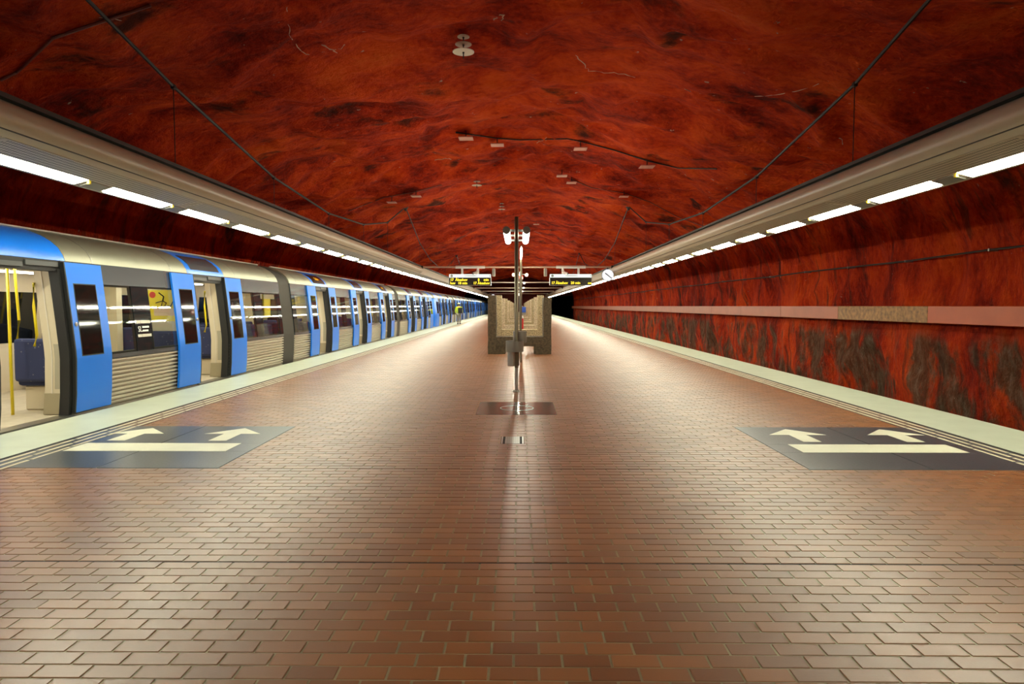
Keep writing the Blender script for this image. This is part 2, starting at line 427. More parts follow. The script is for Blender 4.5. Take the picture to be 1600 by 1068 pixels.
# ------------------------------------------------------------------ platform
XI, XE = 4.73, 6.05               # paving edge, platform edge
floor = struct(ob('floor', MB().box(-XI - .4, XI + .4, -14, YE, -.5, -.0035), 'grout'))
floor['label'] = 'red brown brick platform floor in running bond'
BW, BD, Y0 = .2066, .1049, 3.925
rowY = lambda n: Y0 + n * BD
holes = []                           # (x0, x1, n0, n1)
PLX, PRX = -2.79, 2.67
holes.append((-9, PLX, 22, 43)); holes.append((PRX, 9, 22, 43))
holes.append((-.605, .53, 52, 64)); holes.append((-.2, .055, 33, 37))
NMAX = 520
bricks = []
for n in range(-30, NMAX):
    y0 = rowY(n) + (.009 if n in (0, 22) else .0035); y1 = rowY(n + 1) - (.009 if n in (-1, 21) else .0035)
    ints = [(-XI, XI)]
    for hx0, hx1, n0, n1 in holes:
        if n0 <= n < n1:
            ni = []
            for a, b in ints:
                if hx1 <= a or hx0 >= b: ni.append((a, b)); continue
                if hx0 > a: ni.append((a, hx0))
                if hx1 < b: ni.append((hx1, b))
            ints = ni
    ph = -.228 if n % 2 else -.125
    ph += random.uniform(-.006, .006)
    for a, b in ints:
        k = math.floor((a - ph) / BW)
        while ph + k * BW < b:
            x0 = max(a, ph + k * BW) + .0035; x1 = min(b, ph + (k + 1) * BW) - .0035; k += 1
            if x1 - x0 > .015: bricks.append((x0, x1, y0, y1))
def in_view(x, y):
    p = Vector((x, y, 0)) - Vector((0, 0, CAM_Z)); c = CM.transposed() @ p
    if c.z > -.1: return False
    u = 800 + F * c.x / -c.z; v = 534 - F * c.y / -c.z
    return -20 < u < 1620 and v < 1085
full = [b for b in bricks if abs(b[1] - b[0] - BW + .007) < .0005 and abs(b[3] - b[2] - BD + .007) < .0005 and in_view((b[0] + b[1]) / 2, (b[2] + b[3]) / 2)]
full.sort(key=lambda b: b[2] ** 2 + ((b[0] + b[1]) / 2) ** 2)
single = set(full[:295])
def brick_geo(x0, x1, y0, y1, dz=0.):
    c = .003
    return ([(x0, y0, -.008), (x1, y0, -.008), (x1, y1, -.008), (x0, y1, -.008),
             (x0 + c, y0 + c, dz), (x1 - c, y0 + c, dz), (x1 - c, y1 - c, dz), (x0 + c, y1 - c, dz)],
            [(4, 5, 6, 7), (0, 1, 5, 4), (1, 2, 6, 5), (2, 3, 7, 6), (3, 0, 4, 7)])
bme = MB().add(*brick_geo(-(BW - .007) / 2, (BW - .007) / 2, -(BD - .007) / 2, (BD - .007) / 2)).mesh('brick', M['brick'])
for b in full[:295]:
    o = link('brick', bme, floor, ((b[0] + b[1]) / 2, (b[2] + b[3]) / 2, random.uniform(-.0012, .0006)))
    o.rotation_euler = (random.uniform(-.004, .004), random.uniform(-.004, .004), random.uniform(-.006, .006))
mb = MB(); rnds = []
for b in bricks:
    if b in single: continue
    mb.add(*brick_geo(*b, dz=random.uniform(-.0012, .0006))); rnds += [random.random()] * 5
me = mb.mesh('brick_field', M['brick'])
at_ = me.attributes.new('rnd', 'FLOAT', 'FACE'); at_.data.foreach_set('value', rnds)
o = link('brick_field', me, floor); o['kind'] = 'stuff'
YB0, YB1 = rowY(-30), rowY(NMAX)
mb = MB().box(-XI, XI, -14, YB0, -.01, -.0005).box(-XI, XI, YB1, YE, -.01, -.0005)
o = ob('distant_paving', mb, 'farbrick', floor)
for n in (0, 22):
    xs = (-XI, XI) if n == 0 else (PLX, PRX)
    ob('expansion_joint', MB().box(xs[0], xs[1], rowY(n) - .0085, rowY(n) + .0085, -.012, -.0028), 'joint', floor)

# arrow panels of dark granite
def arrow_panel(sg):
    inner = abs(PLX) if sg < 0 else PRX; mid = inner + 1.14; out = 5.12
    ya, yb, yc, yd = rowY(22) + .004, 6.97, 7.38, rowY(43) - .004
    def X(a, b): return (sg * a, sg * b) if sg > 0 else (sg * b, sg * a)
    ob('slab_bedding', MB().box(*X(inner, out), ya - .004, yd + .004, -.02, -.003), 'granitejoint', floor)
    g = .005
    bar0, bar1 = inner + .25, inner + 1.95
    for (a, b) in ((inner, mid), (mid, out)):
        ob('granite_slab', MB().box(*X(a + g, b - g), ya, yb - .002, -.02, .001), 'granite', floor)
        s = ob('granite_slab', MB().box(*X(a + g, b - g), yc + .002, yd, -.02, .001), 'granite', floor)
        cx = sg * (a + .58); y0, y1, y2 = 7.52, 7.93, 8.3
        ob('arrow_inlay', MB().poly([(cx - .1, y0), (cx + .1, y0), (cx + .1, y1), (cx + .33, y1), (cx, y2), (cx - .33, y1), (cx - .1, y1)], -.01, .0022), 'inlay', s)
    ob('granite_slab', MB().box(*X(inner + g, bar0 - .002), yb + .001, yc - .001, -.02, .001), 'granite', floor)
    ob('bar_inlay', MB().box(*X(bar0, bar1), yb + .001, yc - .001, -.02, .0022), 'inlay', floor)
    ob('granite_slab', MB().box(*X(bar1 + .002, out), yb + .001, yc - .001, -.02, .001), 'granite', floor)
arrow_panel(-1); arrow_panel(1)
# glossy plate in front of the lamp mast
pl = ob('inset_plate', MB().box(-.6, .525, rowY(52) + .003, rowY(64) - .003, -.02, .0015), 'plate', floor)
mb = MB(); k = 40; cx, cy = -.03, 10.0
for r0, r1 in ((.235, .25),):
    vs = [(cx + r * math.cos(2 * math.pi * j / k), cy + r * math.sin(2 * math.pi * j / k), .0028) for r in (r0, r1) for j in range(k)]
    mb.add(vs, [(j, (j + 1) % k, k + (j + 1) % k, k + j) for j in range(k)])
ob('ring_inlay', mb, 'ring', pl)
# drain grate
dr = ob('drain_frame', MB().box(-.2, .055, rowY(33) + .002, rowY(37) - .002, -.02, -.003), 'joint', floor)
ob('drain_rim', MB().box(-.196, -.18, 7.395, 7.8, -.006, .001).box(.035, .051, 7.395, 7.8, -.006, .001), 'steel', dr)
ob('drain_cover', MB().box(-.155, .01, 7.395, 7.8, -.006, .001), 'greysteel', dr)
mb = MB()
for i in range(7):
    for j in range(9): mb.box(-.148 + i * .0225, -.136 + i * .0225, 7.41 + j * .043, 7.436 + j * .043, .0008, .002)
ob('drain_stud', mb, 'steel', dr)['kind'] = 'stuff'

# tactile ribs and pale edge
for sg, nm in ((-1, 'trim_1'), (1, 'trim_2')):
    xs = sorted((sg * 5.1, sg * XE))
    e = struct(ob(nm, MB().box(*xs, -14, YE, -.12, .002), 'edge')); e['label'] = 'pale green white platform edge strip beside the ' + ('train' if sg < 0 else 'empty track')
    xs = sorted((sg * (XE - .3), sg * (XE - .04)))
    struct(ob('wall_platform', MB().box(*xs, -14, YE, -1.3, -.12), 'edgeside'))
    mb = MB()
    def seg(y0, y1):
        xs = sorted((sg * XI, sg * 5.1)); mb.box(*xs, y0, y1, -.02, .0005)
    seg(-14, rowY(22) - .001); seg(rowY(43) + .001, YE)
    gs = ob('guidance_strip', mb, 'tactbase', floor)
    ob('edge_groove', MB().box(*sorted((sg * 5.055, sg * 5.1)), -14, YE, 0, .0025), 'joint', floor)
    bme2 = MB().bbox(-.016, .016, -.29, .29, -.002, .005, .003).mesh('guidance_rib', M['tactbar'])
    rest = MB()
    for r_, xx in enumerate((4.78, 4.89, 5.0)):
        k = 0; y = 1.28 + .2 * r_
        while y < YE - 1:
            if k < 46: link('guidance_rib', bme2, gs, (sg * xx, y, .001))
            elif y < 75: rest.box(sg * xx - .016, sg * xx + .016, y - .29, y + .29, 0, .005)
            k += 1; y += .62
    o = ob('far_guidance_ribs', rest, 'tactbar', gs); o['kind'] = 'stuff'
# track beds
for sg, nm in ((-1, 'floor_track_left'), (1, 'floor_track_right')):
    xs = sorted((sg * 5.7, sg * 10.4))
    struct(ob(nm, MB().box(*xs, -14, 150, -1.6, -1.25), 'ballast'))
for sx in (1,):
    for dx in (-.72, .72):
        tag(ob('rail', MB().extrude([(7.75 + dx - .06, -1.25), (7.75 + dx + .06, -1.25), (7.75 + dx + .012, -1.2), (7.75 + dx + .035, -1.08), (7.75 + dx - .035, -1.08), (7.75 + dx - .012, -1.2)], -14, 148), 'rail'),
            'steel running rail of the empty track ' + ('beside the platform' if dx < 0 else 'beside the rock wall'), 'rail')

# ------------------------------------------------------------------ light troughs
YD = 33.0
def trough(sg):
    dx = .2 if sg < 0 else 0.
    lab = 'long beige ceiling light trough above the ' + ('train side of the platform' if sg < 0 else 'platform edge along the empty track')
    t = thing('light_trough', lab, 'light trough', (sg * (5.0 + dx), 0, 0))
    px = lambda pts: [(sg * (x - 5.0), z) for x, z in pts]
    arc = []
    for i in range(11):
        a = math.pi / 2 + (math.pi * .62) * i / 10
        arc.append((4.62 + .19 * math.cos(a), 3.24 + .16 * math.sin(a)))
    near = arc + [(4.60, 3.075), (4.98, 3.02), (5.0, 3.045), (5.26, 2.975), (5.30, 2.99), (5.30, 3.42), (4.62, 3.42)]
    ob('housing', MB().extrude(px(near), -13.5, YD, sm=True), 'enamel', t)
    far = [(4.62, 3.42), (4.6, 3.22), (4.6, 3.075), (4.98, 3.02), (5.0, 3.045), (5.26, 2.975), (5.30, 2.99), (5.30, 3.42)]
    ob('far_housing', MB().extrude(px(far), YD + .02, YE - .5), 'enamel', t)
    ob('top_flange', MB().extrude(px([(4.5, 3.405), (4.5, 3.45), (5.32, 3.45), (5.32, 3.425), (4.62, 3.425)]), -13.5, YE - .5), 'darkmetal', t)
    ob('seam', MB().extrude(px([(4.4635, 3.109), (4.466, 3.104), (4.48, 3.10), (4.48, 3.115)]), -13.5, YD), 'darkmetal', t)
    # perforated grille panels, 4 m each, lie under the housing
    gm = MB().box(-.19, .19, -1.98, 1.98, -.003, .003).mesh('grille_panel', M['perf'])
    ang = math.atan2(.055, .38)
    y = -11.6
    while y < YE - 3:
        g = link('grille_panel', gm, t, (sg * (4.79 - 5.0), y, 3.043)); g.rotation_euler.y = sg * ang; y += 4.0
    dm = MB().box(-.095, .095, -.71, .71, -.012, .006).mesh('light_diffuser', M['diff'])
    cm_ = MB().bbox(-.018, .018, -.02, .02, -.03, .02, .004).mesh('yellow_clip', M['yellowclip'])
    km = MB().bbox(-.09, .09, -.2, .2, -.012, .006, .008).mesh('gap_plate', M['greysteel'])
    y = (9.59 if sg < 0 else 9.25) - 2.0 * 11; a2 = math.atan2(.07, .26)
    while y < YE - 2:
        d = link('light_diffuser', dm, t, (sg * .105, y, 3.010)); d.rotation_euler.y = sg * a2
        if 0 < y < 45:
            link('yellow_clip', cm_, t, (sg * .05, y + .78, 3.015))
            p = link('gap_plate', km, t, (sg * .11, y + 1.02, 3.003)); p.rotation_euler.y = sg * a2
        y += 2.0
    return t
trough(-1); trough(1)

# suspension cables
def cable_span(sg, ya, n):
    X = sg * 4.9 if sg > 0 else -5.1
    za = ceil_up(X, ya) + .02; zb = ceil_up(X, ya + 25) + .02
    t = thing('suspension_cable', 'sagging black cable above the ' + ('train' if sg < 0 else 'empty track') + ' trough, ' + ('first', 'second', 'third', 'fourth')[n] + ' span from the arrow panels', 'cable', (X, ya, 3.45))
    pts = [(0, 0, za - 3.45)]; hs = []
    for k in range(5):
        y = 4.3 + 4.1 * k; z = 3.98 + 1.75 * ((y - 12.5) / 12.5) ** 2; hs.append((y, z)); pts.append((0, y, z - 3.45))
    pts.append((0, 24.97, zb - 3.45))
    ob('cable', MB().tube(pts, .025, 6), 'cable', t)
    for y, z in hs:
        ob('hanger', MB().tube([(0, y, 0), (0, y, z - 3.45)], .007, 5), 'cable', t)
        ob('cable_clamp', MB().bbox(-.03, .03, y - .04, y + .04, z - 3.45 - .04, z - 3.45 + .03, .01), 'cable', t)
    ob('anchor', MB().lathe([(.14, 0), (.12, -.06), (.03, -.2)], (0, 0, za - 3.45 + .03), 10), 'cable', t)
for sg in (-1, 1):
    for n in range(4): cable_span(sg, 5.9 + 25 * n, n)

# ------------------------------------------------------------------ train
SIDE = [(-.12, 1.41), (0, 1.43), (.3, 1.455), (.78, 1.47), (.9, 1.464), (1.3, 1.425), (1.8, 1.373), (2.12, 1.335)]
ROOF = [(1.335, 2.12), (1.31, 2.2), (1.25, 2.3), (1.15, 2.39), (1.02, 2.47), (.86, 2.535), (.62, 2.585), (0, 2.63)]
def sx_(z):
    for (za, xa), (zb, xb) in zip(SIDE, SIDE[1:]):
        if z <= zb: return xa + (xb - xa) * (z - za) / (zb - za)
    return SIDE[-1][1]
def side_pts(z0, z1, off=0.):
    zs = [z0] + [z for z, _ in SIDE if z0 + .01 < z < z1 - .01] + [z1]
    return [(sx_(z) + off, z) for z in zs]
def side_panel(mb, y0, y1, z0, z1, off=0., th=.03):
    p = side_pts(z0, z1, off); q = side_pts(z0, z1, off - th)
    mb.extrude(p + q[::-1], y0, y1); return mb
OH = .685; LW = .83
DOORS = [5.4, 10.48, 18.3, 23.45, 28.6, 36.02, 41.1]
SECT = [(0, 14.5), (15.4, 31.1), (32.0, 46.5)]
CABL = 2.4
def corrugated(mb, y0, y1, z0=-.05, z1=.71, ribs=12):
    outer = []
    h = (z1 - z0) / ribs
    for i in range(ribs):
        z = z0 + i * h
        outer += [(sx_(z) - .04, z), (sx_(z) - .04, z + h * .2), (sx_(z) + .006, z + h * .42), (sx_(z) + .006, z + h * .8), (sx_(z) - .02, z + h * .97)]
    mb.extrude(outer + [(sx_(z1) - .06, z1), (sx_(z0) - .06, z0)], y0, y1)
def make_car(y_start, label, detail):
    t = thing('metro_car', label, 'train car', (-7.6, y_start, 0), 'cars of the parked metro train')
    leaves = []
    # leaf meshes
    lm = MB(); side_panel(lm, -LW / 2, LW / 2, .03, 2.1, .05, .035); leaf_me = lm
    def fixmesh(mb, name, mat):
        me = mb.mesh(name, M[mat]); bm = bmesh.new(); bm.from_mesh(me); bmesh.ops.recalc_face_normals(bm, faces=bm.faces); bm.to_mesh(me); bm.free(); return me
    leaf_me = fixmesh(leaf_me, 'door_leaf', 'blue')
    g = MB(); side_panel(g, -.235, .235, .82, 1.80, .054, .006); lg = fixmesh(g, 'door_window', 'leafglass')
    g = MB(); side_panel(g, -.25, .25, .805, 1.815, .0525, .006); lf = fixmesh(g, 'window_seal', 'black')
    g = MB(); side_panel(g, -.012, .012, .03, 2.1, .052, .05); ls = fixmesh(g, 'edge_seal', 'black')
    bt = MB().lathe([(.03, 0), (.03, .012), (.02, .02)], n=12).xf(Matrix.Rotation(R(90), 4, 'Y')); bt = fixmesh(bt, 'button', 'steel')
    hd = MB().box(1.2, 1.33, -OH, OH, 1.97, 2.12); hd = fixmesh(hd, 'door_header', 'black')
    hg = MB().box(1.315, 1.35, -OH + .02, -.03, 2.0, 2.06).box(1.315, 1.35, .02, OH - .05, 2.03, 2.09); hg = fixmesh(hg, 'door_motor', 'motor')
    jb = MB(); side_panel(jb, -.035, .035, 0, 2.0, -.002, .13); jb = fixmesh(jb, 'door_jamb', 'black')
    sill = MB().box(1.28, 1.475, -OH, OH, -.04, .006); sill = fixmesh(sill, 'door_sill', 'steel')
    ptm = MB(); side_panel(ptm, -.11, .11, .3, 1.98, -.02, .37); ptm = fixmesh(ptm, 'partition', 'cream')
    pkm = MB(); side_panel(pkm, -.115, .115, .01, .3, -.015, .38); pkm = fixmesh(pkm, 'kick_panel', 'kick')
    agm = MB(); side_panel(agm, -.003, .003, .36, .98, -.12, .13); agm = fixmesh(agm, 'air_grille', 'grilleplate')
    ctm = MB(); side_panel(ctm, -.008, .008, .3, 1.98, -.28, .015); ctm = fixmesh(ctm, 'corner_trim', 'offwhite')
    grm = MB().tube([(.95, 0, .95), (.99, 0, 1.1), (.96, 0, 1.5), (.97, 0, 1.82)], .018, 8); grm = fixmesh(grm, 'grab_rail', 'yellow')
    plm = MB().tube([(.60, 0, .0), (.60, 0, 2.06)], .02, 8); plm = fixmesh(plm, 'pole', 'yellow')
    for di, dc in enumerate(DOORS):
        for s in (-1, 1):
            # each leaf stands open outside the wall
            o = link('door_leaf', leaf_me, t, (0, dc + s * (OH + LW / 2), 0))
            link('window_seal', lf, o, (0, -.03 * s, 0)); link('door_window', lg, o, (0, -.03 * s, 0))
            link('edge_seal', ls, o, (0, -s * (LW / 2 - .006), 0))
            link('button', bt, o, (sx_(1.25) + .05, -s * (LW / 2 - .08), 1.25))
            link('door_jamb', jb, t, (0, dc + s * (OH - .03), 0))
            if detail:
                p = link('partition', ptm, t, (0, dc + s * (OH + .12), 0))
                link('air_grille', agm, p, (0, -s * .112, 0)); link('corner_trim', ctm, p, (0, -s * .11, 0))
                link('kick_panel', pkm, p); link('grab_rail', grm, p, (0, -s * .12, 0))
                link('pole', plm, t, (0, dc + s * (OH + .02), 0))
                ob('far_partition', MB().box(-1.34, -.92, dc + s * (OH + .12) - .1, dc + s * (OH + .12) + .1, .01, 1.98), 'cream', t)
        link('door_header', hd, t, (0, dc, 0)); link('door_motor', hg, t, (0, dc, 0)); link('door_sill', sill, t, (0, dc, 0))
    # body per section
    for si, (a, b) in enumerate(SECT):
        doors = [d for d in DOORS if a < d < b]
        ends = [a] + [x for d in doors for x in (d - OH, d + OH)] + [b]
        segs = [(ends[i], ends[i + 1]) for i in range(0, len(ends), 2)]
        c0 = a + CABL if si == 0 else a; c1 = b - CABL if si == 2 else b
        ob('underframe', MB().box(-1.3, 1.3, a + .1, b - .1, -1.0, -.12), 'black', t)
        ob('car_floor', MB().box(-1.38, 1.36, a + .02, b - .02, -.12, 0), 'carfloor', t)
        ob('car_ceiling', MB().box(-1.2, 1.19, a + .05, b - .05, 2.06, 2.11), 'cream', t)
        for xl in (-.5, .5):
            ob('ceiling_lamp', MB().box(xl - .07, xl + .07, c0 + .4, c1 - .4, 2.035, 2.058), 'carlamp', t)
        # far side wall
        fw = [(-x, z) for z, x in SIDE]
        mbw = MB(); mbw.extrude(fw + [(x + .05, z) for x, z in reversed(fw)], a, b)
        ob('far_side_wall', mbw, 'cream', t)
        for (p0, p1) in segs:
            q0 = max(p0, c0) + .4; q1 = min(p1, c1) - .4
            if q1 - q0 < .6: continue
            cuts = [(q0, q1)] if q1 - q0 < 2 else [(q0, (q0 + q1) / 2 - .25), ((q0 + q1) / 2 + .25, q1)]
            for u, w in cuts:
                ob('far_window', MB().extrude([(-sx_(.8) + .055, .85), (-sx_(1.75) + .055, 1.75), (-sx_(1.75) + .06, 1.75), (-sx_(.8) + .06, .85)], u, w), 'leafglass', t)
        # roof
        bnd = [a] + [x for d in doors for x in (d - .8, d + .8)] + [b]
        for i in range(len(bnd) - 1):
            is_door = i % 2 == 1
            y0, y1 = bnd[i] + .004, bnd[i + 1] - .004
            rp = ROOF + [(-x, z) for x, z in reversed(ROOF[:-1])]
            ri = [(x * .965, z - .045) for x, z in rp]
            ob('roof_panel', MB().extrude(rp + ri[::-1], y0, y1, sm=True), 'blue' if is_door else 'silver', t)
            if not is_door and y1 - y0 > 1.2:
                for yy in (y0 + .6, y1 - .6):
                    ob('roof_seam', MB().extrude([(x + .004, z + .002) for x, z in ROOF[:6]] + [(x - .004, z - .002) for x, z in reversed(ROOF[:6])], yy - .008, yy + .008), 'greysteel', t)
        ob('gutter', MB().extrude([(.80, 2.545), (.84, 2.56), (.82, 2.585), (.78, 2.575)], a, b), 'offwhite', t)
        for d in doors:
            k = DOORS.index(d)
            if k != 0:
                led = k in (2, 4)
                pts = [(x + .006, z + .004) for x, z in ROOF[1:5]]
                dp = ob('destination_display', MB().extrude(pts + [(x - .01, z - .008) for x, z in reversed(pts)], d - .62, d + .62), 'display' if led else 'darkband', t)
                if led:
                    tx = text_mb('Stula', .17, .004)
                    ax = Vector((1.15 - 1.25, 0, .09)).normalized()
                    nrm = Vector((.09, 0, .1)).normalized()
                    base = Vector((1.26, d - .2, 2.315))
                    tx.xf(Matrix(((0, ax.x, nrm.x, base.x), (1, 0, 0, base.y), (0, ax.z, nrm.z, base.z), (0, 0, 0, 1))))
                    ob('lettering', tx, 'ledorange', dp)
        # near side walls
        for (p0, p1) in segs:
            w0, w1 = max(p0, c0), min(p1, c1)
            if w1 - w0 < .3: continue
            m_ = MB(); corrugated(m_, w0, w1); ob('ribbed_panel', m_, 'ribsilver', t)
            m_ = MB(); side_panel(m_, w0, w1, .71, .78, .004); ob('window_ledge', m_, 'darkband', t)
            m_ = MB(); side_panel(m_, w0, w1, 1.82, 2.12, .006, .05); ob('upper_band', m_, 'darkband', t)
            m_ = MB(); side_panel(m_, w0, w1, -.12, -.05, -.02, .05); ob('skirt', m_, 'black', t)
            L = w1 - w0
            if L > 3.4: wins = [(w0 + .2, (w0 + w1) / 2 - .25), ((w0 + w1) / 2 + .25, w1 - .2)]
            elif L > 2.9: wins = [(w0 + .2, w0 + 1.55), (w0 + 2.0, w1 - .25)] if w1 == b else [(w0 + .25, w1 - 2.0), (w1 - 1.55, w1 - .2)]
            else: wins = [(w0 + .3, w1 - .25)]
            cur = w0
            for u, w in wins + [(w1, w1)]:
                if u - cur > .02:
                    m_ = MB(); side_panel(m_, cur + .003, u - .003, .78, 1.82, .003, .04); ob('window_pillar', m_, 'pillar', t)
                if w > u:
                    m_ = MB(); side_panel(m_, u, w, .78, 1.82, 0, .006); wp = ob('window', m_, 'glass', t)
                    m_ = MB()
                    for (aa, bb, z0, z1) in ((u, u + .03, .78, 1.82), (w - .03, w, .78, 1.82), (u, w, .78, .81), (u, w, 1.79, 1.82)):
                        side_panel(m_, aa, bb, z0, z1, -.008, .03)
                    ob('window_rubber', m_, 'black', wp)
                cur = w
            if detail:
                mid = (w0 + w1) / 2
                if L > 2:
                    for s in (-1, 1):
                        yc = mid + s * (L / 2 - .62)
                        for (xa, xb) in ((.42, 1.3), (-1.3, -.42)):
                            st = MB()
                            st.bbox(xa, xb, yc - .25, yc + .25, .36, .46, .04, 2)
                            bk = yc + s * .27
                            st.bbox(xa, xb, bk - .05, bk + .05, .42, 1.04, .045, 2)
                            so = ob('seat', st, 'seat', t)
                            ob('seat_base', MB().bbox(xa + .05, xb - .05, yc - .18, yc + .2, .0, .36, .02), 'cream', so)
                        ob('pole', MB().tube([(.46, yc + s * .28, 1.0), (.5, yc + s * .28, 1.3), (.46, yc + s * .28, 2.06)], .018, 8), 'yellow', t)
                ps = ob('map_poster', MB().box(-1.31, -1.30, mid - .3, mid + .3, 1.1, 1.75), 'poster', t) if L > 2.9 else None
        # cab
        if si != 1:
            e0, e1, e2 = (a + CABL, a + .9, a) if si == 0 else (b - CABL, b - .9, b)
            rings = []
            for yy, kx in ((e0, 1.0), (e1, 1.0), (e1 + (e2 - e1) * .5, .95), (e2, .78)):
                rings.append([(x * kx + .002, yy, z) for z, x in SIDE[:-1]] + [((x + .004) * kx, yy, z + .003) for x, z in ROOF] + [((-x - .004) * kx, yy, z + .003) for x, z in reversed(ROOF[:-1])] + [(-x * kx, yy, z) for z, x in reversed(SIDE[:-1])])
            k = len(rings[0]); vs = [p for r in rings for p in r]
            fs = [(r * k + i, r * k + i + 1, (r + 1) * k + i + 1, (r + 1) * k + i) for r in range(3) for i in range(k - 1)] + [tuple(3 * k + i for i in range(k))]
            cb = ob('cab', MB().add(vs, fs), 'blue', t)
            ya, yb2 = sorted((e0, e1)); m_ = MB(); side_panel(m_, ya + .25, yb2 - .2, .95, 1.85, .008, .006); ob('cab_window', m_, 'leafglass', cb)
    # bellows
    for a, b in ((14.5, 15.4), (31.1, 32.0)):
        m_ = MB(); k = 14
        loop = [(x, z) for z, x in SIDE] + ROOF[1:] + [(-x, z) for x, z in reversed(ROOF[1:-1])] + [(-x, z) for z, x in reversed(SIDE)]
        rings = []
        for i in range(k + 1):
            kx = .955 if i % 2 else .985
            rings += [(x * kx, a + (b - a) * i / k, z if z < .1 else (z - .1) * kx + .1) for x, z in loop]
        q = len(loop)
        m_.add(rings, [(i * q + j, i * q + (j + 1) % q, (i + 1) * q + (j + 1) % q, (i + 1) * q + j) for i in range(k) for j in range(q)])
        ob('bellows', m_, 'bellow', t)
    return t
car = make_car(3.2, 'blue and silver metro car with open doors beside the granite arrow panel', True)
make_car(3.2 + 46.9, 'middle metro car coupled behind the car beside the arrow panel', False)
make_car(3.2 + 93.8, 'last metro car reaching into the far tunnel mouth', False)
# decals on the pillar between the first two doors
pilY = (5.4 + 10.48) / 2
dec = MB()
for z in (1.22, 1.0):
    side_panel(dec, pilY - .2, pilY - .09, z, z + .045, .0062, .002); side_panel(dec, pilY - .08, pilY + .2, z, z + .045, .0062, .002)
ob('operator_decal', dec, 'offwhite', car)
def side_text(s, size, y, z, mat, name, bold=.002):
    ax = Vector((sx_(z + .1) - sx_(z), 0, .1)).normalized(); nr = Vector((ax.z, 0, -ax.x))
    tx = text_mb(s, size, bold); base = Vector((sx_(z) + .008, y, z))
    tx.xf(Matrix(((0, ax.x, nr.x, base.x), (1, 0, 0, base.y), (0, ax.z, nr.z, base.z), (0, 0, 0, 1))))
    return ob(name, tx, mat, car)
side_text('SL', .13, pilY - .185, 1.085, 'white', 'operator_lettering')
for k_, (z, w) in enumerate(((1.145, .2), (1.085, .17))):
    m_ = MB(); side_panel(m_, pilY - .05, pilY - .05 + w, z, z + .03, .0062, .002); ob('decal_line', m_, 'white', car)
# map poster on the inside partition by the second door, seen through the window
pp = 10.48 - OH - .26
po = ob('map_poster', MB().box(.62, 1.25, pp, pp + .01, 1.22, 1.80), 'poster', car)
ob('poster_seal', MB().lathe([(.06, 0), (.06, .004)], n=16).xf(Matrix.Translation((.74, pp - .001, 1.71)) @ Matrix.Rotation(R(90), 4, 'X')), 'redprint', po)
mb = MB(); q = [(.86, 1.75), (.95, 1.68), (.93, 1.6), (1.0, 1.56), (.96, 1.5), (1.08, 1.5), (1.12, 1.58), (1.2, 1.52)]
mb.tube([(x, pp - .004, z) for x, z in q], .012, 5); mb.tube([(x, pp - .004, z) for x, z in ((.8, 1.56), (.93, 1.6), (.9, 1.5))], .01, 5)
ob('map_lines', mb, 'ink', po)
ob('poster_print', MB().box(.76, 1.2, pp - .003, pp, 1.32, 1.46), 'posterpink', po)
ob('partition_screen', MB().box(.55, 1.3, pp + .012, pp + .03, .9, 1.95), 'cream', car)

# ------------------------------------------------------------------ lamp mast with bins
mY, mX = 11.95, -.045
t = thing('lamp_mast', 'slim steel mast with twin tube lamps and steel drums behind the ring plate', 'lamp post', (mX, mY, 0))
ob('pole', MB().lathe([(.034, .42), (.034, 3.04), (.028, 3.05)], n=16).lathe([(.045, .46), (.045, .9)], n=16), 'bronze', t)
ob('pole_foot', MB().lathe([(.03, .0), (.03, .45)], n=16), 'steel', t)
ob('base_flange', MB().lathe([(.075, 0), (.075, .008), (.035, .02)], n=16), 'greysteel', t)
for q in range(4):
    a = q * math.pi / 2 + .78; ob('bolt', MB().lathe([(.01, .008), (.01, .03)], (.058 * math.cos(a), .058 * math.sin(a), 0), 6), 'steel', t)
for s in (-1, 1):
    x = s * .175
    tl = ob('tube_lamp', MB().tube([(x, .0, 2.81), (x, 1.95, 2.81)], .06, 16), 'masttube', t)
    ob('lamp_cap', MB().tube([(x, -.03, 2.815), (x, .01, 2.815)], .066, 16), 'greysteel', tl)
    ob('lamp_ring', MB().tube([(x, 1.0, 2.81), (x, 1.03, 2.81)], .063, 16), 'darkmetal', tl)
    ob('lamp_cap', MB().tube([(x, 1.95, 2.81), (x, 1.98, 2.81)], .063, 16), 'greysteel', tl)
    for yy in (.05, .9, 1.85):
        ob('lamp_bracket', MB().bbox(min(0, x - s * .05), max(0, x - s * .05), yy, yy + .05, 2.80, 2.84, .006), 'greysteel', t)
ob('lamp_carrier', MB().bbox(-.02, .02, -.02, 2.0, 2.84, 2.88, .006), 'greysteel', t)
ob('drum', MB().lathe([(.15, .71), (.155, .72), (.155, .895), (.15, .9), (.14, .895), (.138, .78)], (-.03, -.12, 0), 28), 'greysteel', t)
ob('drum', MB().lathe([(.115, .86), (.12, .87), (.12, 1.055), (.115, 1.06), (.108, 1.05), (.105, .95)], (.06, .14, 0), 28), 'greysteel', t)
ob('waste_sleeve', MB().lathe([(.055, .46), (.065, .47), (.068, .71), (.064, .71)], (-.09, -.12, 0), 20), 'steel', t)
ob('pole_sleeve', MB().bbox(-.05, .05, -.1, .03, .46, .71, .012), 'bronze', t)

